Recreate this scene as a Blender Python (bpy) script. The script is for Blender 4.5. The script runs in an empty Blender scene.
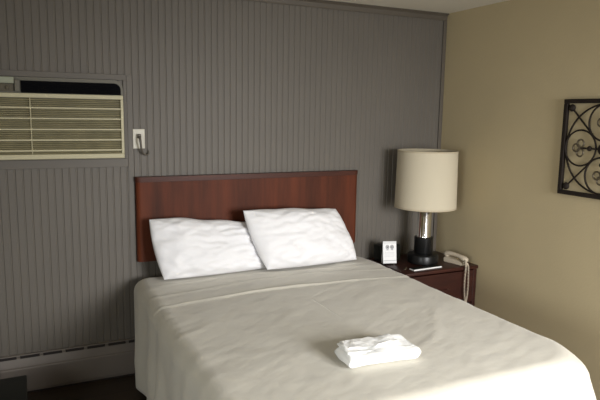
import bpy, bmesh, math, random
from mathutils import Vector, Matrix, noise
random.seed(4)
SC = bpy.context.scene
COL = SC.collection
PI = math.pi

# ------------------------------------------------------------ materials
def mat(name, col, rough=.6, metal=0., spec=.5, noise_amt=0., nscale=8., bump=0., bscale=60., coat=0., sheen=0.):
    m = bpy.data.materials.new(name); m.use_nodes = True
    nt = m.node_tree; b = nt.nodes['Principled BSDF']
    b.inputs['Base Color'].default_value = (*col, 1)
    b.inputs['Roughness'].default_value = rough
    b.inputs['Metallic'].default_value = metal
    b.inputs['Specular IOR Level'].default_value = spec
    b.inputs['Coat Weight'].default_value = coat
    b.inputs['Sheen Weight'].default_value = sheen
    tc = nt.nodes.new('ShaderNodeTexCoord')
    if noise_amt:
        n = nt.nodes.new('ShaderNodeTexNoise'); n.inputs['Scale'].default_value = nscale
        n.inputs['Detail'].default_value = 4
        nt.links.new(tc.outputs['Object'], n.inputs['Vector'])
        r = nt.nodes.new('ShaderNodeValToRGB')
        r.color_ramp.elements[0].position = .3; r.color_ramp.elements[1].position = .7
        r.color_ramp.elements[0].color = (*[c*(1-noise_amt) for c in col], 1)
        r.color_ramp.elements[1].color = (*[min(1, c*(1+noise_amt)) for c in col], 1)
        nt.links.new(n.outputs['Fac'], r.inputs['Fac'])
        nt.links.new(r.outputs['Color'], b.inputs['Base Color'])
    if bump:
        n2 = nt.nodes.new('ShaderNodeTexNoise'); n2.inputs['Scale'].default_value = bscale
        n2.inputs['Detail'].default_value = 5
        nt.links.new(tc.outputs['Object'], n2.inputs['Vector'])
        bp = nt.nodes.new('ShaderNodeBump'); bp.inputs['Strength'].default_value = bump
        bp.inputs['Distance'].default_value = .004
        nt.links.new(n2.outputs['Fac'], bp.inputs['Height'])
        nt.links.new(bp.outputs['Normal'], b.inputs['Normal'])
    return m

def wood(name, dark, light, scale=(30, 30, 2), rough=.4, coat=.2):
    m = bpy.data.materials.new(name); m.use_nodes = True
    nt = m.node_tree; b = nt.nodes['Principled BSDF']
    tc = nt.nodes.new('ShaderNodeTexCoord'); mp = nt.nodes.new('ShaderNodeMapping')
    mp.inputs['Scale'].default_value = scale
    nt.links.new(tc.outputs['Object'], mp.inputs['Vector'])
    n = nt.nodes.new('ShaderNodeTexNoise'); n.inputs['Scale'].default_value = 1.0
    n.inputs['Detail'].default_value = 6; n.inputs['Roughness'].default_value = .65
    nt.links.new(mp.outputs['Vector'], n.inputs['Vector'])
    r = nt.nodes.new('ShaderNodeValToRGB')
    r.color_ramp.elements[0].position = .32; r.color_ramp.elements[1].position = .7
    r.color_ramp.elements[0].color = (*dark, 1); r.color_ramp.elements[1].color = (*light, 1)
    nt.links.new(n.outputs['Fac'], r.inputs['Fac'])
    nt.links.new(r.outputs['Color'], b.inputs['Base Color'])
    b.inputs['Roughness'].default_value = rough
    b.inputs['Specular IOR Level'].default_value = .25
    b.inputs['Coat Weight'].default_value = coat
    b.inputs['Coat Roughness'].default_value = .3
    return m

def floor_mat():
    m = bpy.data.materials.new('dark_plank_floor'); m.use_nodes = True
    nt = m.node_tree; b = nt.nodes['Principled BSDF']
    tc = nt.nodes.new('ShaderNodeTexCoord')
    br = nt.nodes.new('ShaderNodeTexBrick')
    br.inputs['Color1'].default_value = (.030, .020, .012, 1)
    br.inputs['Color2'].default_value = (.048, .032, .020, 1)
    br.inputs['Mortar'].default_value = (.006, .004, .003, 1)
    br.inputs['Scale'].default_value = 1
    br.inputs['Mortar Size'].default_value = .003
    br.inputs['Brick Width'].default_value = 1.2
    br.inputs['Row Height'].default_value = .15
    nt.links.new(tc.outputs['Object'], br.inputs['Vector'])
    nt.links.new(br.outputs['Color'], b.inputs['Base Color'])
    b.inputs['Roughness'].default_value = .45
    return m

M = dict(
    panel=mat('taupe_panel_paint', (.122, .108, .090), .55, noise_amt=.04, nscale=3, bump=.12, bscale=25),
    molding=mat('taupe_molding_paint', (.105, .089, .069), .5, noise_amt=.04, nscale=5),
    tan=mat('tan_wall_paint', (.50, .415, .255), .7, noise_amt=.03, nscale=2, bump=.25, bscale=60),
    ceil=mat('ceiling_paint', (.85, .81, .70), .8, bump=.3, bscale=120),
    floor=floor_mat(),
    heater=mat('heater_enamel', (.150, .128, .110), .5, noise_amt=.06, nscale=5),
    slot=mat('heater_slot', (.012, .008, .007), .8),
    hb=wood('cherry_wood', (.050, .012, .004), (.130, .030, .010), (12, 12, 1.0), .6, .0),
    hbcap=wood('cherry_wood_edge', (.050, .014, .008), (.080, .023, .012), (3, 14, 14), .5, .05),
    ns=wood('dark_cherry_wood', (.022, .007, .005), (.048, .014, .009), (3, 14, 14), .4, .1),
    spread=mat('bedspread_cotton', (.60, .57, .49), .85, sheen=.2, noise_amt=.03, nscale=6, bump=.25, bscale=45),
    sheet=mat('white_pillow_cotton', (.79, .785, .80), .85, sheen=.1, bump=.35, bscale=22),
    mattress=mat('mattress_ticking', (.6, .58, .52), .8),
    boxs=mat('box_spring_cloth', (.05, .045, .04), .9),
    towel=mat('white_terry', (.92, .92, .90), .95, sheen=.3, bump=.8, bscale=260),
    shade=mat('lamp_shade_linen', (.56, .50, .375), .85, bump=.3, bscale=220),
    trimshade=mat('lamp_shade_edge', (.48, .41, .29), .8),
    chrome=mat('chrome', (.80, .79, .77), .12, metal=1),
    black=mat('black_gloss', (.006, .006, .006), .35, spec=.3),
    iron=mat('dark_iron', (.014, .009, .006), .7, spec=.3, noise_amt=.2, nscale=40),
    bronze=mat('pale_bronze', (.10, .08, .05), .5, metal=.4),
    cream=mat('cream_plastic', (.50, .46, .30), .5),
    creamdark=mat('aged_cream_louvre', (.40, .36, .215), .6, noise_amt=.12, nscale=14),
    creambar=mat('yellowed_cream_plastic', (.40, .36, .22), .6),
    housing=mat('grey_green_housing', (.12, .11, .08), .5),
    vent=mat('black_vent', (.003, .003, .004), .9, spec=.1),
    ctrl=mat('control_plastic', (.30, .32, .24), .5),
    ctrlbrown=mat('control_recess', (.09, .075, .045), .6),
    plate=mat('white_plate_plastic', (.62, .59, .50), .45),
    cord=mat('taupe_cord', (.12, .105, .085), .5),
    phone=mat('beige_phone_plastic', (.50, .43, .33), .4),
    card=mat('white_card', (.72, .72, .72), .5),
    ink=mat('grey_ink', (.12, .12, .13), .6),
    tape=mat('pale_grey_strip', (.42, .42, .42), .5),
    pad=mat('pad_paper', (.80, .80, .78), .6),
    dark=mat('dark_lacquer', (.006, .007, .005), .5, spec=.25),
    white=mat('white_trim_paint', (.7, .68, .62), .5),
    bulb=mat('frosted_bulb', (.8, .78, .72), .4),
)
g = bpy.data.materials.new('window_glass'); g.use_nodes = True
gb = g.node_tree.nodes['Principled BSDF']
gb.inputs['Transmission Weight'].default_value = 1; gb.inputs['Roughness'].default_value = 0; gb.inputs['IOR'].default_value = 1.45
M['glass'] = g

# ------------------------------------------------------------ mesh helpers
ORG = {}
def add_box(bm, x0, x1, y0, y1, z0, z1, bevel=0., seg=2):
    vs = [bm.verts.new((x, y, z)) for x in (x0, x1) for y in (y0, y1) for z in (z0, z1)]
    f = [(0,1,3,2),(4,6,7,5),(0,4,5,1),(2,3,7,6),(0,2,6,4),(1,5,7,3)]
    fs = [bm.faces.new([vs[i] for i in q]) for q in f]
    if bevel:
        es = list({e for q in fs for e in q.edges})
        bmesh.ops.bevel(bm, geom=es, offset=bevel, segments=seg, affect='EDGES', profile=.5)

def add_lathe(bm, cx, cy, prof, n=48):
    """prof: list of (radius, z); r<=0 closes to a point"""
    rings = []
    for r, z in prof:
        if r <= 1e-6: rings.append([bm.verts.new((cx, cy, z))])
        else: rings.append([bm.verts.new((cx+r*math.cos(2*PI*i/n), cy+r*math.sin(2*PI*i/n), z)) for i in range(n)])
    for a, b in zip(rings, rings[1:]):
        for i in range(n):
            j = (i+1) % n
            if len(a) == 1 and len(b) == 1: continue
            if len(a) == 1: bm.faces.new((a[0], b[j], b[i]))
            elif len(b) == 1: bm.faces.new((a[i], a[j], b[0]))
            else: bm.faces.new((a[i], a[j], b[j], b[i]))

def add_tube(bm, pts, r, n=8, closed=False, caps=True):
    pts = [Vector(p) for p in pts]; L = len(pts)
    up = None; rings = []
    for i, p in enumerate(pts):
        if closed: t = pts[(i+1) % L]-pts[i-1]
        else: t = pts[min(i+1, L-1)]-pts[max(i-1, 0)]
        t.normalize()
        if up is None:
            up = t.orthogonal().normalized()
        up = (up-t*up.dot(t))
        if up.length < 1e-5: up = t.orthogonal()
        up.normalize(); s = t.cross(up)
        rr = r[i] if isinstance(r, (list, tuple)) else r
        rings.append([bm.verts.new(p+(up*math.cos(2*PI*k/n)+s*math.sin(2*PI*k/n))*rr) for k in range(n)])
    rng = range(L) if closed else range(L-1)
    for i in rng:
        a, b = rings[i], rings[(i+1) % L]
        for k in range(n):
            bm.faces.new((a[k], a[(k+1) % n], b[(k+1) % n], b[k]))
    if not closed and caps:
        bm.faces.new(rings[0][::-1]); bm.faces.new(rings[-1])

def add_ball(bm, c, r, sc=(1, 1, 1), u=16, v=10):
    res = bmesh.ops.create_uvsphere(bm, u_segments=u, v_segments=v, radius=r)
    for w in res['verts']:
        w.co = Vector((w.co.x*sc[0], w.co.y*sc[1], w.co.z*sc[2]))+Vector(c)

def add_prism(bm, poly, axis, a, b, hole=None):
    """poly of 2D points extruded along axis from a to b"""
    def P(u, v, w):
        return {'x': (w, u, v), 'y': (u, w, v), 'z': (u, v, w)}[axis]
    A = [bm.verts.new(P(u, v, a)) for u, v in poly]; B = [bm.verts.new(P(u, v, b)) for u, v in poly]
    bm.faces.new(A); bm.faces.new(B[::-1])
    n = len(poly)
    for i in range(n): bm.faces.new((A[i], B[i], B[(i+1) % n], A[(i+1) % n]))

def obj(name, bm, m, parent=None, smooth=False, angle=35):
    bmesh.ops.recalc_face_normals(bm, faces=bm.faces[:])
    if parent is None:
        xs = [v.co for v in bm.verts]
        o_ = Vector(((min(c.x for c in xs)+max(c.x for c in xs))/2, (min(c.y for c in xs)+max(c.y for c in xs))/2, min(c.z for c in xs)))
    else: o_ = ORG[parent.name]
    for v in bm.verts: v.co -= o_
    if smooth:
        for f in bm.faces: f.smooth = True
        for e in bm.edges:
            if len(e.link_faces) == 2 and e.calc_face_angle(0) > math.radians(angle): e.smooth = False
    me = bpy.data.meshes.new(name); bm.to_mesh(me); bm.free()
    me.materials.append(m)
    o = bpy.data.objects.new(name, me); COL.objects.link(o)
    ORG[o.name] = o_
    if parent is None: o.location = o_
    else: o.parent = parent
    return o

def thing(name, loc, label, cat, group=None):
    o = bpy.data.objects.new(name, None); COL.objects.link(o); o.location = loc
    o.empty_display_size = .05
    ORG[o.name] = Vector(loc)
    return tag(o, label, cat, group)
def tag(o, label, cat, group=None):
    o['label'] = label; o['category'] = cat
    if group: o['group'] = group
    return o
def struct(name, bm, m, parent=None, **k):
    o = obj(name, bm, m, parent, **k)
    if parent is None: o['kind'] = 'structure'
    return o
NB = bmesh.new

# ------------------------------------------------------------ the room
XL, XR, YF, H = -1.7, 2.972, -5.0, 2.44
bm = NB(); add_box(bm, XL-.1, XR+.1, YF-.1, .1, -.1, 0); struct('floor', bm, M['floor'])
bm = NB(); add_box(bm, XL-.1, XR+.1, YF-.1, .1, H, H+.1); struct('ceiling', bm, M['ceil'])
bm = NB(); add_box(bm, XR, XR+.1, YF-.1, .1, 0, H); struct('wall_right', bm, M['tan'])
VY0, VY1, VZ0, VZ1 = -4.55, -3.35, .85, 1.95
bm = NB()
add_box(bm, XL-.1, XL, YF-.1, VY0, 0, H); add_box(bm, XL-.1, XL, VY1, .1, 0, H)
add_box(bm, XL-.1, XL, VY0, VY1, 0, VZ0); add_box(bm, XL-.1, XL, VY0, VY1, VZ1, H)
struct('wall_left', bm, M['tan'])
bm = NB()
add_box(bm, XL-.09, XL+.01, VY0, VY0+.05, VZ0, VZ1); add_box(bm, XL-.09, XL+.01, VY1-.05, VY1, VZ0, VZ1)
add_box(bm, XL-.09, XL+.01, VY0+.05, VY1-.05, VZ0, VZ0+.05); add_box(bm, XL-.09, XL+.01, VY0+.05, VY1-.05, VZ1-.05, VZ1)
struct('added_window', bm, M['white'])  # unseen window, added so that light reaches the left side of the bed
# front wall (behind the camera) with window opening
WX0, WX1, WZ0, WZ1 = 1.35, 2.85, .85, 2.15
bm = NB()
add_box(bm, XL, WX0, YF-.1, YF, 0, H); add_box(bm, WX1, XR, YF-.1, YF, 0, H)
add_box(bm, WX0, WX1, YF-.1, YF, 0, WZ0); add_box(bm, WX0, WX1, YF-.1, YF, WZ1, H)
struct('wall_front', bm, M['tan'])
bm = NB(); f_ = .05
add_box(bm, WX0, WX0+f_, YF-.09, YF+.01, WZ0, WZ1); add_box(bm, WX1-f_, WX1, YF-.09, YF+.01, WZ0, WZ1)
add_box(bm, WX0+f_, WX1-f_, YF-.09, YF+.01, WZ0, WZ0+f_); add_box(bm, WX0+f_, WX1-f_, YF-.09, YF+.01, WZ1-f_, WZ1)
struct('window_1', bm, M['white'])

# back wall, grooved panelling as real relief
bm = NB()
pts = []; x = XL; p = .0415; gw, gd = .0058, .0030
k = 0
while x < XR-p:
    pts += [(x, 0), (x+p-gw*2, 0), (x+p-gw*1.4, gd), (x+p-gw*.6, gd)]
    x += p; k += 1
pts += [(x, 0), (XR, 0), (XR, .1), (XL, .1)]
A = [bm.verts.new((u, v, 0)) for u, v in pts]; B = [bm.verts.new((u, v, H)) for u, v in pts]
n = len(pts)
for i in range(n): bm.faces.new((A[i], B[i], B[(i+1) % n], A[(i+1) % n]))
bm.faces.new(A); bm.faces.new(B[::-1])
struct('wall_back', bm, M['panel'])

# crown molding, its profile run along the wall
bm = NB()
add_prism(bm, [(0, H-.052), (-.006, H-.052), (-.010, H-.044), (-.012, H-.020), (-.020, H-.012), (-.030, H-.006), (-.030, H-.0005), (0, H-.0005)], 'x', XL, XR-.001)
struct('trim_1', bm, M['molding'])
bm = NB(); add_box(bm, XR-.030, XR-.0005, -.010, -.0002, .23, H-.054, .002); struct('trim_2', bm, M['molding'])
# flat batten beside the cooler and under it
bm = NB(); add_box(bm, .587, .620, -.0035, -.0002, .23, 1.885, .001, 1); struct('trim_3', bm, M['panel'])
# flat surround board of the cooler
bm = NB()
add_box(bm, -.65, .585, -.012, -.0002, 1.335, 1.385, .002); add_box(bm, -.65, .585, -.012, -.0002, 1.855, 1.888, .002)
add_box(bm, .566, .585, -.012, -.0002, 1.385, 1.855, .001); add_box(bm, -.65, -.62, -.012, -.0002, 1.385, 1.855, .001)
struct('trim_4', bm, M['panel'])

# baseboard heater
ht = thing('baseboard_heater', (1.0, -.03, 0), 'long low taupe baseboard heater with dark slots along the foot of the panelled wall', 'heater')
bm = NB()
x0, x1 = -1.6, 2.28
add_prism(bm, [(-.0005, .012), (-.050, .012), (-.055, .03), (-.055, .155), (-.052, .162), (-.045, .166), (-.030, .212), (-.024, .2185), (-.0005, .2185)], 'x', x0, x1)
obj('cover', bm, M['heater'], ht)
bm = NB()
add_box(bm, x0, x1, -.022, -.0005, .2187, .232, .003); obj('top_rail', bm, M['heater'], ht)
x = x0+.03
while x < x1-.15:
    bm = NB(); w = .105
    # slot insert lying on the slanted upper lip
    add_prism(bm, [(-.0302, .213), (-.0335, .214), (-.0245, .2265), (-.0222, .2262)], 'x', x, x+w)
    obj('slot', bm, M['slot'], ht)
    x += .125
bm = NB()
add_box(bm, x0, x1, -.045, -.010, 0, .0118); obj('foot_rail', bm, M['slot'], ht)

# ------------------------------------------------------------ air conditioner in the wall
AY = -.055
ac = thing('air_conditioner', (.0, -.02, 1.385), 'cream slatted wall air conditioner set into the taupe panelled wall', 'air conditioner')
AX0, AX1, AZ0, AZ1 = -.60, .563, 1.387, 1.853
def rr_poly(x0, x1, z0, z1, r, n=8, corners=(0, 0, 1, 1)):
    out = []
    cs = [((x0+r, z0+r), PI, corners[0], (x0, z0)), ((x1-r, z0+r), 1.5*PI, corners[1], (x1, z0)), ((x1-r, z1-r), 0, corners[2], (x1, z1)), ((x0+r, z1-r), .5*PI, corners[3], (x0, z1))]
    for c, a, on, sq in cs:
        if on: out += [(c[0]+r*math.cos(a+PI/2*i/n), c[1]+r*math.sin(a+PI/2*i/n)) for i in range(n+1)]
        else: out.append(sq)
    return out
bm = NB(); add_prism(bm, rr_poly(AX0, AX1, AZ0, AZ1, .055), 'y', -.0005, -.028); obj('housing', bm, M['housing'], ac, smooth=True)
# black air outlet above the grille, rounded corner, recessed between two rims
bm = NB(); add_prism(bm, rr_poly(.010, .548, 1.766, 1.833, .038, corners=(0, 0, 1, 0)), 'y', -.0285, -.036)
vt = obj('air_outlet', bm, M['vent'], ac, smooth=True)
for k in range(5):
    bm = NB(); zz = 1.776+.010*k; add_box(bm, .014, .50, -.042, -.0362, zz, zz+.002); obj('outlet_louvre', bm, M['vent'], vt)
# control door and the compartment under it
bm = NB(); add_box(bm, -.30, -.024, -.058, -.0285, 1.815, 1.850, .003); obj('control_door', bm, M['ctrl'], ac)
bm = NB(); add_box(bm, -.30, -.028, -.036, -.0285, 1.772, 1.813, .002); cp = obj('control_compartment', bm, M['ctrlbrown'], ac)
for kx in (-.22, -.13, -.06):
    bm = NB(); add_box(bm, kx-.008, kx+.008, -.046, -.0365, 1.782, 1.80, .003); obj('control_knob', bm, M['ctrlbrown'], cp)
bm = NB(); add_box(bm, -.022, .004, -.045, -.0285, 1.772, 1.835, .003); obj('divider_post', bm, M['housing'], ac)
# grille: rim, fine louvres, five bright slats
gr0, gr1, gz0, gz1 = -.585, .558, 1.393, 1.763
bm = NB()
add_box(bm, gr0, gr1, AY, -.0285, gz1-.024, gz1, .003); add_box(bm, gr0, gr1, AY-.004, -.0285, gz0, gz0+.028, .004)
add_box(bm, gr0, gr0+.02, AY, -.0285, gz0+.028, gz1-.024, .002); add_box(bm, gr1-.016, gr1, AY, -.0285, gz0+.028, gz1-.024, .002)
grl = obj('front_grille', bm, M['cream'], ac)
bm = NB()
z = gz0+.030
while z < gz1-.034:
    add_prism(bm, [(-.030, z), (-.046, z), (-.049, z+.0025), (-.030, z+.0085)], 'x', gr0+.0205, gr1-.0165)
    z += .0105
obj('louvre_panel', bm, M['creamdark'], ac)
for zz in (1.684, 1.624, 1.562, 1.502, 1.442):
    bm = NB(); add_box(bm, gr0+.0205, gr1-.0165, AY, -.0495, zz-.0045, zz+.0045, .0015); obj('slat', bm, M['cream'], grl)
bm = NB(); add_box(bm, .049, .055, AY+.0015, -.0495, gz0+.029, gz1-.025); obj('vertical_bar', bm, M['creambar'], grl)

# ------------------------------------------------------------ wall plate with plug and short cord
pl = thing('wall_outlet', (.652, 0, 1.445), 'white wall plate with a taupe plug and curled cord beside the air conditioner', 'outlet')
bm = NB(); add_box(bm, .616, .688, -.0105, -.004, 1.445, 1.565, .003, 3); obj('cover_plate', bm, M['plate'], pl)
bm = NB(); add_box(bm, .640, .662, -.040, -.0107, 1.508, 1.535, .005, 3)
pg = obj('plug', bm, M['cord'], pl, smooth=True)
bm = NB()
cp_ = [(.651, -.040, 1.518), (.651, -.055, 1.508), (.653, -.060, 1.485), (.657, -.052, 1.455), (.664, -.040, 1.430), (.678, -.030, 1.412), (.694, -.024, 1.405), (.706, -.018, 1.412), (.710, -.010, 1.424), (.708, -.006, 1.436)]
add_tube(bm, cp_, [.008, .008, .0075, .0065, .006, .005, .0045, .004, .0035, .003], 8)
obj('cord', bm, M['cord'], pl, smooth=True, angle=60)

# ------------------------------------------------------------ headboard (wall hung)
hb = thing('headboard', (1.42, -.03, .735), 'wide reddish cherry wood headboard mounted on the wall behind the pillows', 'headboard')
def plan(x0, x1, y0, y1, r, n=8):
    out = [(x1, y1), (x0, y1)]
    out += [(x0+r-r*math.cos(PI/2*i/n), y0+r-r*math.sin(PI/2*i/n)) for i in range(n+1)]
    out += [(x1-r+r*math.sin(PI/2*i/n), y0+r-r*math.cos(PI/2*i/n)) for i in range(n+1)]
    return out
bm = NB(); add_prism(bm, plan(.622, 2.204, -.050, -.006, .030), 'z', .737, 1.2385)
obj('panel', bm, M['hb'], hb, smooth=True)
bm = NB(); add_prism(bm, plan(.6255, 2.2005, -.0465, -.006, .028), 'z', 1.2387, 1.2425); obj('shadow_gap', bm, M['hbcap'], hb, smooth=True)
bm = NB(); add_prism(bm, plan(.618, 2.208, -.053, -.006, .032), 'z', 1.2427, 1.272); obj('top_rail', bm, M['hbcap'], hb, smooth=True)

# ------------------------------------------------------------ bed
BX0, BX1, BY0, BY1, BT = .572, 2.250, -2.10, -.065, .650
bed = thing('bed', (1.41, -1.02, 0), 'queen bed base and mattress under the pale beige bedspread', 'bed')
bm = NB(); add_box(bm, BX0+.05, BX1-.05, BY0+.06, BY1, .37, .618, .05, 4); obj('mattress', bm, M['mattress'], bed, smooth=True)
bm = NB(); add_box(bm, BX0+.06, BX1-.06, BY0+.07, BY1, .16, .369, .02, 3); obj('box_spring', bm, M['boxs'], bed, smooth=True)
for lx in (BX0+.15, 1.41, BX1-.15):
    for ly in (BY0+.2, BY1-.15):
        bm = NB(); add_lathe(bm, lx, ly, [(0, 0), (.025, 0), (.028, .02), (.022, .03), (.022, .159), (0, .159)], 20); obj('leg', bm, M['black'], bed, smooth=True)

def fbm(x, y, z=0, o=3):
    s, a, f = 0, 1, 1
    for _ in range(o):
        s += a*noise.noise(Vector((x*f, y*f, z*f))); a *= .5; f *= 2.1
    return s
def sstep(a, b, t):
    t = max(0, min(1, (t-a)/(b-a))); return t*t*(3-2*t)

def ridge_line(x):      # the turned-back hem running across under the cloth
    return -.70+.035*math.sin((x-.6)*2.6)+.03*(x-1.4)
def cloth_top(x, y):
    z = .004*fbm(x*2.2, y*2.2, 1.3)
    # stretched wrinkles running obliquely
    u = x*.86+y*.5; v = -x*.5+y*.86
    z += .0016*fbm(u*2.6, v*7, 4.2)
    z += .0030*math.exp(-((noise.noise(Vector((x*1.7+3, y*2.6, 11)))*9)**2))*sstep(-1.95, -1.6, y)
    z += .0016*(.3-abs(fbm(x*5+y*2, y*8-x*2, 2.2, 2)))
    z += .0010*fbm(u*9, v*22, 9.1, 2)
    d = y-ridge_line(x)
    z += .011*math.exp(-(d/.013)**2)*(.65+.25*math.sin(x*5+1))
    z += .006*sstep(-.03, .05, d)
    d2 = y+.50+.05*math.sin(x*3.1)
    z += .005*math.exp(-(d2/.02)**2)*(.5+.5*noise.noise(Vector((x*3, 0, 7))))
    d3 = y+.36+.04*math.cos(x*2.7)
    z += .005*math.exp(-(d3/.018)**2)*(.5+.5*noise.noise(Vector((x*4, 5, 7))))
    # slight crown of the mattress
    z += .012*(1-((x-1.41)/.85)**2)*(1-((y+1.03)/1.05)**2)
    return z

# plan outline: rounded rectangle of the cloth, foot corners rounder than the head
def outline(N):
    rc = {0: .05, 1: .05, 2: .20, 3: .20}
    segs = []
    # counter-clockwise from head-left going down the left side
    c = [((BX0, BY1), .05), ((BX0, BY0), .20), ((BX1, BY0), .22), ((BX1, BY1), .05)]
    P_ = []
    def corner(cx, cy, r, a0, a1, n): return [(cx+r*math.cos(a0+(a1-a0)*i/n), cy+r*math.sin(a0+(a1-a0)*i/n)) for i in range(n+1)]
    P_ += corner(BX0+.05, BY1-.05, .05, .5*PI, PI, 6)
    P_ += corner(BX0+.20, BY0+.20, .20, PI, 1.5*PI, 14)
    P_ += corner(BX1-.22, BY0+.22, .22, 1.5*PI, 2*PI, 14)
    P_ += corner(BX1-.05, BY1-.05, .05, 0, .5*PI, 6)
    # resample evenly
    L = [0]
    for i in range(len(P_)):
        a, b = P_[i], P_[(i+1) % len(P_)]; L.append(L[-1]+math.dist(a, b))
    out = []; T = L[-1]
    for k in range(N):
        s = T*k/N
        i = max(j for j in range(len(L)-1) if L[j] <= s)
        t = (s-L[i])/(L[i+1]-L[i]+1e-12); a, b = P_[i], P_[(i+1) % len(P_)]
        out.append((a[0]+(b[0]-a[0])*t, a[1]+(b[1]-a[1])*t))
    return out, T
N = 560
OUT, TOT = outline(N)
bm = NB()
rings = []
R_E = .085       # edge roll radius
NI = 130
cx_, cy_ = (BX0+BX1)/2, (BY0+BY1)/2
hw = (BX1-BX0)/2
sp0, sp1 = BY0+hw, BY1-hw
def inward(p):    # unit normal pointing inward to the spine, for insetting
    sx, sy = cx_, min(max(p[1], sp0), sp1)
    return sx, sy
# interior rings from the spine outwards
for r in range(NI+1):
    t = r/NI
    ring = []
    for (px, py) in OUT:
        # spine point
        sy = min(max(py, sp0), sp1) if (px < BX0+.001 or px > BX1-.001) else (sp0 if py < cy_ else sp1)
        sx = cx_
        # the outer ring here is inset by the roll radius
        ix = cx_+(px-cx_)*(1-R_E/hw); iy = sy+(py-sy)*(1-R_E/hw) if abs(py-sy) > 0 else py
        if px < BX0+.3 or px > BX1-.3: pass
        x = sx+(ix-sx)*t; y = sy+(iy-sy)*t
        ring.append(bm.verts.new((x, y, BT+cloth_top(x, y))))
    rings.append(ring)
# edge roll and skirt
NS = 44
HEM = .045
for s in range(1, NS+1):
    ring = []
    for k, (px, py) in enumerate(OUT):
        sy = min(max(py, sp0), sp1) if (px < BX0+.001 or px > BX1-.001) else (sp0 if py < cy_ else sp1)
        ix = cx_+(px-cx_)*(1-R_E/hw); iy = sy+(py-sy)*(1-R_E/hw) if abs(py-sy) > 0 else py
        ox, oy = px-ix, py-iy
        l = math.hypot(ox, oy)
        if l < 1e-6: ox, oy, l = (px-cx_), 0, abs(px-cx_)
        nx, ny = ox/l, oy/l
        rad = max(R_E*.55, min(l, R_E*1.25))
        base = cloth_top(ix, iy)
        u = TOT*k/N
        if s <= 12:
            a = PI/2*s/12
            out_, z = rad*math.sin(a), BT+base-R_E*(1-math.cos(a))
            fold = 0; dep = 0
        else:
            dep = (s-12)/(NS-12)
            out_ = rad; z = BT+base*(1-dep)-R_E-(BT-R_E-HEM)*dep
        dd = max(0, (s-6)/(NS-6))
        head = sstep(BY1-.02, BY1-.20, py)          # no folds against the wall
        foldp = math.sin(u*23+2.2*noise.noise(Vector((u*2.3, 3, 0))))*.5+.9*noise.noise(Vector((u*6.5, z*1.2, 2)))
        side = .025*dd**.8*foldp*head
        corner = max(0, min(abs(ny), abs(nx))*1.42)
        foot_end = sstep(-1.3, -1.9, py)
        flare = (.030*dd+(.16*corner*foot_end)*dd**1.1)*head
        side *= 1+1.3*corner
        wr = .005*fbm(u*7, z*7, 5)*head*min(1, s/8)
        if px < cx_ and py > -.9: flare *= .3
        out_ += side+flare+wr
        if py > BY1-.12: out_ = min(out_, rad+.004)
        x = ix+nx*out_; y = iy+ny*out_
        y = min(y, -.0585 if z < .25 else -.0575)
        ring.append(bm.verts.new((x, y, z)))
    rings.append(ring)
for a, b in zip(rings, rings[1:]):
    for k in range(N):
        j = (k+1) % N
        bm.faces.new((a[k], b[k], b[j], a[j]))
bmesh.ops.remove_doubles(bm, verts=bm.verts[:], dist=.0003)
bmesh.ops.dissolve_degenerate(bm, edges=bm.edges[:], dist=.0001)
bs = obj('bedspread', bm, M['spread'], None, smooth=True, angle=80)
tag(bs, 'pale beige bedspread draped over the bed down to the floor', 'bedspread')
sol = bs.modifiers.new('thickness', 'SOLIDIFY'); sol.thickness = .006; sol.offset = -1

# ------------------------------------------------------------ pillows
def pillow(name, TL, TR, BR, BL, th, seed, label, sagtop=.02):
    TL, TR, BR, BL = map(Vector, (TL, TR, BR, BL))
    nrm = (TR-TL).cross(TL-BL).normalized()     # towards the wall or the room
    if nrm.y > 0: nrm = -nrm
    bm = NB(); NU, NV = 72, 52
    sheets = []
    for side in (1, -1):
        S = []
        for j in range(NV+1):
            row = []
            for i in range(NU+1):
                # cosine spacing packs vertices near the seam
                u = .5-.5*math.cos(PI*i/NU); v = .5-.5*math.cos(PI*j/NV)
                a, b = 2*u-1, 2*v-1
                # seams bow inwards between the corners
                pin = -.05
                uu = u-(a)*.5*pin*(1-b*b)*1.0*abs(a)**3; vv = v-(b)*.5*pin*.6*(1-a*a)*abs(b)**3
                p = TL.lerp(TR, uu).lerp(BL.lerp(BR, uu), 1-vv)
                prof = ((1-abs(a)**3.2)*(1-abs(b)**2.8))**.5
                w = th*prof
                # fuller low down, as a leaning pillow is
                w *= 1.0+.25*(-b)*(1-abs(b))
                edge = min(1, prof*1.5)
                wr = .014*fbm(u*3.2+seed, v*2.6, seed*3)+.020*(.35-abs(fbm((u+v*.5)*3.2+seed, (v-u*.35)*7, seed, 2)))+.009*(.35-abs(fbm((u-v*.3)*7+seed, (v+u*.6)*9, seed+7, 2)))
                # radiating tucks from the corners
                for (qa, qb) in ((-1, -1), (1, -1), (-1, 1), (1, 1)):
                    da, db = a-qa, b-qb; rr = math.hypot(da, db)
                    wr += .004*math.exp(-rr*1.7)*math.sin(math.atan2(db, da)*11+seed)
                q = p+nrm*side*(w+(wr*edge if side > 0 else wr*.4*edge))
                if v > .5: q.z += sagtop*noise.noise(Vector((u*3+seed, 1, side*0)))*(v-.5)*2
                row.append(q)
            S.append(row)
        sheets.append(S)
    V = {}
    for s_, S in enumerate(sheets):
        for j in range(NV+1):
            for i in range(NU+1):
                rim = i in (0, NU) or j in (0, NV)
                if s_ == 1 and rim: V[1, i, j] = V[0, i, j]
                else: V[s_, i, j] = bm.verts.new(S[j][i])
    for s_ in (0, 1):
        for j in range(NV):
            for i in range(NU):
                bm.faces.new((V[s_, i, j], V[s_, i+1, j], V[s_, i+1, j+1], V[s_, i, j+1]))
    o = obj(name, bm, M['sheet'], None, smooth=True, angle=100)
    tag(o, label, 'pillow', 'pillows against the headboard')
    return o
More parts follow.
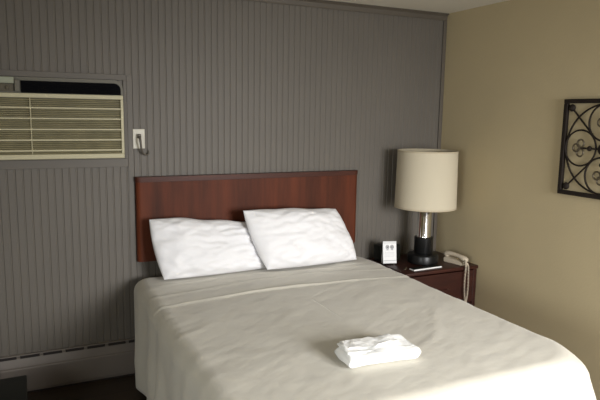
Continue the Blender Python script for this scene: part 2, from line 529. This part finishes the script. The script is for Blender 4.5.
pillow('pillow', (.675, -.160, 1.030), (1.345, -.145, .965), (1.405, -.255, .675), (.735, -.27, .672), .088, 1.7,
       'white pillow at the left, leaning on the headboard nearest the air conditioner')
pillow('pillow', (1.246, -.245, 1.062), (1.955, -.165, 1.022), (2.070, -.280, .675), (1.374, -.345, .688), .092, 5.2,
       'white pillow at the right, leaning on the headboard nearest the lamp')

# ------------------------------------------------------------ folded towel on the bed
def towel():
    t = thing('folded_towel', (1.33, -1.71, BT), 'folded white terry towel lying near the foot of the beige bed', 'towel')
    ang = math.radians(-4)
    c, s = math.cos(ang), math.sin(ang)
    def xf(p):
        x, y = 1.312+p[0]*c-p[1]*s, -1.722+p[0]*s+p[1]*c
        return Vector((x, y, BT+cloth_top(x, y)+p[2]+.0035))
    def slab(w0, w1, d0, d1, z0, z1, seed, name, wob=.004, sag=0):
        # rounded slab with a fold roll toward the viewer (d0 is the front)
        bm = NB(); NU, NP = 50, 40
        cyc = []
        for j in range(NP):
            # stadium profile in (y,z)
            r = (z1-z0)/2; L_ = (d1-d0)-2*r; per = 2*L_+2*PI*r; q = per*j/NP
            if q < L_: y, z = d0+r+q, z1
            elif q < L_+PI*r: a = (q-L_)/r; y, z = d1-r+r*math.sin(a), z0+r+r*math.cos(a)
            elif q < 2*L_+PI*r: y, z = d1-r-(q-L_-PI*r), z0
            else: a = (q-2*L_-PI*r)/r; y, z = d0+r-r*math.sin(a), z0+r-r*math.cos(a)
            cyc.append((y, z))
        R_ = []
        for i in range(NU+1):
            e = i/NU; x = w0+(w1-w0)*e
            endf = min(1, min(e, 1-e)*14+.0); k = math.sqrt(max(0, 1-(1-endf)**2))
            row = []
            for y, z in cyc:
                zc = (z0+z1)/2; yc = (d0+d1)/2
                zz = zc+(z-zc)*(.45+.55*k); yy = yc+(y-yc)*(.95+.05*k)
                up = (z-z0)/(z1-z0)
                zz += wob*up*fbm(x*9+seed, yy*9, seed)*1.6-sag*up*math.exp(-((x-.03)/.07)**2)
                yy += wob*1.3*fbm(x*7, z*20, seed+4)
                xx = x+wob*2*noise.noise(Vector((yy*14, z*30, seed)))
                row.append(bm.verts.new(xf((xx, yy, max(zz, z0-.0005)))))
            R_.append(row)
        for i in range(NU):
            for j in range(NP):
                bm.faces.new((R_[i][j], R_[i][(j+1) % NP], R_[i+1][(j+1) % NP], R_[i+1][j]))
        bm.faces.new(R_[0]); bm.faces.new(R_[-1][::-1])
        return obj(name, bm, M['towel'], t, smooth=True, angle=100)
    slab(-.165, .168, -.082, .070, 0, .050, 1.0, 'folded_body', .005, .004)
    slab(-.158, .150, -.052, .068, .0503, .060, 6.0, 'middle_fold', .007, .003)
    slab(-.140, .095, -.020, .070, .0605, .068, 9.0, 'upper_fold', .008, .004)
    return t
towel()

# ------------------------------------------------------------ nightstand
NX0, NX1, NY0, NY1, NT = 2.335, 2.965, -.495, -.02, .600
ns = thing('nightstand', ((NX0+NX1)/2, (NY0+NY1)/2, 0), 'dark cherry wood nightstand with drawer between bed and tan wall', 'nightstand')
bm = NB(); add_box(bm, NX0-.008, NX1+.005, NY0-.010, NY1, NT-.026, NT, .006, 3); obj('top', bm, M['ns'], ns, smooth=True)
for xa, xb in ((NX0, NX0+.022), (NX1-.030, NX1)):
    bm = NB(); add_box(bm, xa, xb, NY0, NY1, 0, NT-.0265, .003); obj('side_panel', bm, M['ns'], ns)
bm = NB(); add_box(bm, NX0+.0225, NX1-.0305, NY1-.012, NY1, .06, NT-.0265); obj('back_panel', bm, M['ns'], ns)
bm = NB(); add_box(bm, NX0+.0225, NX1-.0305, NY0+.01, NY1-.0125, .06, .08); obj('bottom_panel', bm, M['ns'], ns)
bm = NB(); add_box(bm, NX0+.0225, NX1-.0305, NY0+.03, NY0+.045, 0, .0595); obj('plinth', bm, M['ns'], ns)
for za, zb in ((.085, .32), (.328, .566)):
    bm = NB(); add_box(bm, NX0+.026, NX1-.034, NY0-.004, NY0+.016, za, zb, .004)
    dr = obj('drawer', bm, M['ns'], ns)
    bm = NB(); add_box(bm, 2.58, 2.71, NY0-.022, NY0-.016, (za+zb)/2-.006, (za+zb)/2+.006, .003)
    add_box(bm, 2.585, 2.593, NY0-.017, NY0-.0042, (za+zb)/2-.004, (za+zb)/2+.004); add_box(bm, 2.697, 2.705, NY0-.017, NY0-.0042, (za+zb)/2-.004, (za+zb)/2+.004)
    obj('handle', bm, M['ns'], dr)

# ------------------------------------------------------------ lamp
LX, LY = 2.643, -.272
lp = thing('table_lamp', (LX, LY, NT), 'table lamp with beige drum shade, chrome stem and black base on nightstand', 'lamp')
Z = NT+.0005
bm = NB(); add_lathe(bm, LX, LY, [(0, Z), (.108, Z), (.113, Z+.006), (.113, Z+.054), (.108, Z+.064), (.095, Z+.070), (0, Z+.070)], 64); obj('base', bm, M['black'], lp, smooth=True)
bm = NB(); add_lathe(bm, LX, LY, [(0, Z+.0705), (.064, Z+.0705), (.067, Z+.075), (.067, Z+.188), (.064, Z+.192), (0, Z+.192)], 48); obj('black_column', bm, M['black'], lp, smooth=True)
bm = NB(); add_lathe(bm, LX, LY, [(0, Z+.1925), (.052, Z+.1925), (.052, Z+.198), (.050, Z+.202), (.050, Z+.425), (.046, Z+.432), (0, Z+.432)], 48); obj('chrome_stem', bm, M['chrome'], lp, smooth=True)
bm = NB(); add_lathe(bm, LX, LY, [(0, Z+.4325), (.012, Z+.4325), (.012, Z+.52), (.018, Z+.53), (.018, Z+.57), (0, Z+.575)], 24); obj('socket', bm, M['chrome'], lp, smooth=True)
bm = NB(); add_lathe(bm, LX, LY, [(0, Z+.5755), (.013, Z+.5755), (.016, Z+.60), (.030, Z+.635), (.030, Z+.655), (.018, Z+.68), (0, Z+.685)], 24); obj('bulb', bm, M['bulb'], lp, smooth=True)
SZ0, SZ1, SR0, SR1 = 1.012, 1.425, .222, .214
bm = NB(); add_lathe(bm, LX, LY, [(SR0, SZ0), (SR1, SZ1), (SR1-.004, SZ1), (SR0-.004, SZ0), (SR0, SZ0)], 96)
bmesh.ops.remove_doubles(bm, verts=bm.verts[:], dist=1e-5)
sh = obj('shade', bm, M['shade'], lp, smooth=True)
for zz, r0 in ((SZ0-.001, SR0+.0015), (SZ1-.010, SR1+.0015)):
    bm = NB(); add_lathe(bm, LX, LY, [(r0, zz), (r0, zz+.011), (r0-.0012, zz+.011), (r0-.0012, zz), (r0, zz)], 96)
    bmesh.ops.remove_doubles(bm, verts=bm.verts[:], dist=1e-5); obj('shade_hem', bm, M['trimshade'], sh, smooth=True)
bm = NB()
for k in range(3):
    a = 2*PI*k/3+.4
    add_tube(bm, [(LX+.02*math.cos(a), LY+.02*math.sin(a), SZ1-.035), (LX+(SR1-.005)*math.cos(a), LY+(SR1-.005)*math.sin(a), SZ1-.012)], .002, 6)
add_tube(bm, [(LX+.02*math.cos(2*PI*i/20), LY+.02*math.sin(2*PI*i/20), SZ1-.035) for i in range(20)], .002, 6, closed=True)
for sx in (-1, 1):
    add_tube(bm, [(LX+sx*.014, LY, Z+.53), (LX+sx*.045, LY, Z+.60), (LX+sx*.045, LY, Z+.70), (LX+sx*.02, LY, SZ1-.036)], .002, 6)
obj('harp', bm, M['chrome'], lp, smooth=True)

# ------------------------------------------------------------ clock radio, card, pad, phone
cr = thing('clock_radio', (2.43, -.13, NT), 'small black box shaped clock radio standing behind the white card', 'clock radio')
bm = NB(); add_box(bm, 2.335, 2.515, -.175, -.075, NT+.004, NT+.122, .012, 3); obj('body', bm, M['dark'], cr, smooth=True)
bm = NB(); add_box(bm, 2.350, 2.50, -.1775, -.1752, NT+.04, NT+.100, .001, 1); obj('display', bm, M['black'], cr)
for fx in (2.36, 2.49):
    bm = NB(); add_lathe(bm, fx, -.125, [(0, NT+.0003), (.008, NT+.0003), (.008, NT+.0042), (0, NT+.0042)], 12); obj('foot', bm, M['black'], cr)

cd = thing('tent_card', (2.375, -.245, NT), 'small white printed card standing on nightstand beside the headboard', 'card')
def frame_xf(origin, rz, tilt):
    m = Matrix.Translation(Vector(origin)) @ Matrix.Rotation(rz, 4, 'Z') @ Matrix.Rotation(tilt, 4, 'X')
    return m
def boxes_xf(parts, m, bevel=0):
    bm = NB()
    for q in parts: add_box(bm, *q, bevel)
    bmesh.ops.transform(bm, matrix=m, verts=bm.verts[:]); return bm
mx = frame_xf((2.366, -.255, NT+.0015), math.radians(-16), math.radians(-9))
cw, ch = .050, .170
obj('card_face', boxes_xf([(-cw, cw, -.0010, .0010, .010, ch)], mx), M['card'], cd)
obj('card_strip', boxes_xf([(-cw+.002, cw-.002, -.0018, -.0011, .028, .033)], mx), M['tape'], cd)
# two small round printed emblems over a wavy line
bm = NB()
for sx in (-1, 1):
    add_tube(bm, [(sx*.017+.011*math.cos(a*PI/10), -.0015, .128+.013*math.sin(a*PI/10)) for a in range(20)], .0022, 6, closed=True)
    add_box(bm, sx*.017-.006, sx*.017+.006, -.0016, -.0011, .122, .134)
    add_box(bm, sx*.017-.009, sx*.017+.009, -.0016, -.0011, .106, .110)
bmesh.ops.transform(bm, matrix=mx, verts=bm.verts[:]); obj('print', bm, M['ink'], cd)
obj('print_line', boxes_xf([(-.035, .035, -.0016, -.0011, .088-.009*i, .0895-.009*i) for i in range(4)], mx), M['tape'], cd)
mb = frame_xf((2.366+.012, -.255+.046, NT+.0015), math.radians(-16), math.radians(9))
obj('card_back', boxes_xf([(-cw, cw, -.0010, .0010, .004, ch-.002)], mb), M['card'], cd)

pd = thing('notepad', (2.53, -.43, NT), 'thin pad with dark cover and white pages in front of the lamp', 'notepad')
mp = frame_xf((2.548, -.432, NT+.0008), math.radians(3), 0)
obj('pages', boxes_xf([(-.125, .125, -.030, .022, 0, .009)], mp, .001), M['pad'], pd)
obj('cover', boxes_xf([(-.125, .125, -.024, .023, .0092, .0112)], mp, .0005), M['dark'], pd)
bm = NB(); add_tube(bm, [(2.372, -.425, NT+.006), (2.385, -.418, NT+.006), (2.417, -.385, NT+.006), (2.421, -.381, NT+.0055)], [.002, .0055, .0055, .003], 10)
tag(obj('pen', bm, M['bronze'], None, smooth=True), 'short brownish pen lying left of the pad on nightstand', 'pen')

ph = thing('telephone', (2.83, -.41, NT), 'beige corded telephone at the right edge of the nightstand', 'telephone')
mph = frame_xf((2.850, -.392, NT+.001), math.radians(12), 0) @ Matrix.Scale(.88, 4)
bm = NB()
add_prism(bm, [(-.095, 0), (.095, 0), (.095, .040), (.06, .046), (-.06, .028), (-.095, .020)], 'x', -.040, .040)
bmesh.ops.bevel(bm, geom=bm.edges[:], offset=.005, segments=2, affect='EDGES')
bmesh.ops.transform(bm, matrix=mph, verts=bm.verts[:]); obj('phone_base', bm, M['phone'], ph, smooth=True)
bm = NB()
hp = [(0, -.115, .034), (0, -.108, .046), (0, -.085, .054), (0, -.05, .064), (0, 0, .071), (0, .05, .073), (0, .085, .068), (0, .105, .058), (0, .112, .048)]
add_tube(bm, hp, [.010, .020, .023, .017, .0155, .017, .023, .021, .010], 14)
bmesh.ops.transform(bm, matrix=mph @ Matrix.Scale(1.25, 4, (1, 0, 0)), verts=bm.verts[:])
hs = obj('handset', bm, M['phone'], ph, smooth=True, angle=70)
for nm, yy in (('mouthpiece', -.088), ('earpiece', .088)):
    bm = NB(); add_ball(bm, (0, yy, .048), .019, (1.1, 1, .55))
    bmesh.ops.transform(bm, matrix=mph, verts=bm.verts[:]); obj(nm, bm, M['phone'], hs, smooth=True, angle=80)
def coil(pts, R_, r, turns, name):
    # resample the path and wind the coil about it
    pts = [Vector(p) for p in pts]
    def cr_(t):
        n = len(pts)-1; s = min(n-1, int(t*n)); f = t*n-s
        p0, p1, p2, p3 = pts[max(0, s-1)], pts[s], pts[s+1], pts[min(n, s+2)]
        return .5*((2*p1)+(p2-p0)*f+(2*p0-5*p1+4*p2-p3)*f*f+(3*p1-p0-3*p2+p3)*f**3)
    S = turns*9; out = []
    for i in range(S+1):
        t = i/S; c = cr_(t); tg = (cr_(min(1, t+.01))-cr_(max(0, t-.01))).normalized()
        a = Vector((1, .3, .1)); a = (a-tg*a.dot(tg)).normalized(); b = tg.cross(a)
        th = 2*PI*turns*t; out.append(c+(a*math.cos(th)+b*math.sin(th))*R_)
    bm = NB(); add_tube(bm, out, r, 5); obj(name, bm, M['phone'], ph, smooth=True, angle=80)
coil([(2.855, -.485, NT+.040), (2.842, -.512, NT+.034), (2.832, -.527, NT+.0), (2.826, -.528, NT-.09), (2.830, -.528, NT-.19), (2.844, -.530, NT-.255), (2.858, -.528, NT-.19), (2.859, -.527, NT-.09), (2.856, -.524, NT+.005), (2.850, -.508, NT+.028), (2.840, -.49, NT+.028)], .0055, .0022, 95, 'coiled_cord')

# ------------------------------------------------------------ wrought iron wall panel on the right wall
WY, WZ_, HS = -1.447, 1.500, .2835     # centre along the wall, centre height, half size
wa = thing('wall_art', (XR, WY, WZ_-HS), 'square dark wrought iron scroll panel hung on the tan wall', 'wall art')
XA = XR-.016
tilt = Matrix.Translation((0, WY, WZ_)) @ Matrix.Rotation(math.radians(.0), 4, 'X') @ Matrix.Translation((0, -WY, -WZ_))
fw = .025
bm = NB()
add_box(bm, XR-.027, XR-.004, WY-HS, WY+HS, WZ_+HS-fw, WZ_+HS, .003); add_box(bm, XR-.027, XR-.004, WY-HS, WY+HS, WZ_-HS, WZ_-HS+fw, .003)
add_box(bm, XR-.027, XR-.004, WY-HS, WY-HS+fw, WZ_-HS+fw, WZ_+HS-fw, .003); add_box(bm, XR-.027, XR-.004, WY+HS-fw, WY+HS, WZ_-HS+fw, WZ_+HS-fw, .003)
obj('frame', bm, M['iron'], wa)
def ringpts(cy, cz, r, n=48, x=XA): return [(x, cy+r*math.cos(2*PI*i/n), cz+r*math.sin(2*PI*i/n)) for i in range(n)]
IN = HS-fw
bm = NB(); add_tube(bm, ringpts(WY, WZ_, IN-.004, 72, XA+.004), .0055, 8, closed=True); obj('large_ring', bm, M['iron'], wa, smooth=True)
RR = .104
for a in range(4):
    dy, dz = [(1, 0), (0, 1), (-1, 0), (0, -1)][a]
    cy2, cz2 = WY+dy*(IN-RR-.004), WZ_+dz*(IN-RR-.004)
    bm = NB(); add_tube(bm, ringpts(cy2, cz2, RR, 48, XA-.003), .0052, 8, closed=True); rg = obj('small_ring', bm, M['iron'], wa, smooth=True)
    # trefoil with its stem pointing at the hub
    bm = NB(); tr = .024
    for (o1, o2) in ((.028, 0), (0, .026), (0, -.026)):
        py_ = cy2+dy*o1-dz*o2; pz_ = cz2+dz*o1+dy*o2
        seg = []
        add_tube(bm, ringpts(py_, pz_, tr*.95, 20, XA-.003), .0052, 6, closed=True)
    obj('trefoil', bm, M['bronze'], rg, smooth=True)
    bm = NB()
    add_tube(bm, [(XA-.003, cy2-dy*.006, cz2-dz*.006), (XA-.003, WY+dy*.02, WZ_+dz*.02)], .005, 8)
    add_ball(bm, (XA-.003, cy2-dy*.062, cz2-dz*.062), .015, (.7, 1, 1)); obj('stem', bm, M['iron'], wa, smooth=True)
bm = NB(); add_ball(bm, (XA-.003, WY, WZ_), .034, (.4, 1, 1)); obj('hub', bm, M['iron'], wa, smooth=True)
for sy in (-1, 1):
    for sz in (-1, 1):
        bm = NB(); e = IN-.026
        add_tube(bm, [(XA+.002, WY+sy*e, WZ_+sz*e), (XA+.002, WY+sy*.080, WZ_+sz*.080)], .0052, 8)
        add_ball(bm, (XA+.002, WY+sy*e, WZ_+sz*e), .022, (.6, 1, 1)); obj('corner_rod', bm, M['iron'], wa, smooth=True)

# ------------------------------------------------------------ dark low table at lower left
lt = thing('side_table', (-.33, -.62, 0), 'low black table whose corner shows at the bottom left', 'table')
tx0, tx1, ty0, ty1, tz = -.62, -.036, -.86, -.42, .275
bm = NB(); add_box(bm, tx0, tx1, ty0, ty1, tz-.045, tz, .006, 3); obj('table_top', bm, M['dark'], lt, smooth=True)
for xx in (tx0+.04, tx1-.035):
    for yy in (ty0+.04, ty1-.04):
        bm = NB(); add_box(bm, xx-.02, xx+.02, yy-.02, yy+.02, 0, tz-.0455, .003); obj('leg', bm, M['dark'], lt)
bm = NB(); add_box(bm, tx0+.03, tx1-.03, ty0+.03, ty1-.03, .09, .11, .003); obj('shelf', bm, M['dark'], lt)

# ------------------------------------------------------------ light: overcast daylight through the window behind the camera, plus an added side fill
w = bpy.data.worlds.new('World'); SC.world = w; w.use_nodes = True
w.node_tree.nodes['Background'].inputs[0].default_value = (.75, .85, 1, 1)
w.node_tree.nodes['Background'].inputs[1].default_value = .6
ld = bpy.data.lights.new('window_daylight', 'AREA'); ld.shape = 'RECTANGLE'
ld.size = WX1-WX0-.12; ld.size_y = WZ1-WZ0-.12; ld.energy = 116; ld.color = (.99, .99, 1); ld.spread = math.radians(112)
lo = bpy.data.objects.new('window_daylight', ld); COL.objects.link(lo)
lo.location = ((WX0+WX1)/2, YF-.02, (WZ0+WZ1)/2)
lo.rotation_euler = (math.radians(90-36), 0, math.radians(2))

l2 = bpy.data.lights.new('added_side_fill', 'AREA'); l2.shape = 'RECTANGLE'  # added fill lamp at the unseen left opening, brightens bed side and right wall
l2.size = 1.08; l2.size_y = .98; l2.energy = 30; l2.color = (.96, .99, .97); l2.spread = math.radians(120)
o2 = bpy.data.objects.new('added_side_fill', l2); COL.objects.link(o2)
o2.location = (XL-.02, (VY0+VY1)/2, (VZ0+VZ1)/2)
o2.rotation_euler = Vector((.80, .50, -.38)).to_track_quat('-Z', 'Y').to_euler()

# ------------------------------------------------------------ camera
cam = bpy.data.cameras.new('Camera'); cam.sensor_width = 36; cam.lens = 586.43*36/600; cam.clip_start = .02
co = bpy.data.objects.new('Camera', cam); COL.objects.link(co)
Rm = Matrix(((0.90425713, 0.04846818, -0.42422857), (-0.42670633, 0.13867956, -0.8936944), (0.01551609, 0.98915055, 0.14608366)))
co.matrix_world = Matrix.Translation((0, -3.706, 1.675)) @ Rm.to_4x4()
SC.camera = co
SC.view_settings.view_transform = 'Standard'; SC.view_settings.look = 'None'
SC.view_settings.exposure = 0; SC.view_settings.gamma = 1
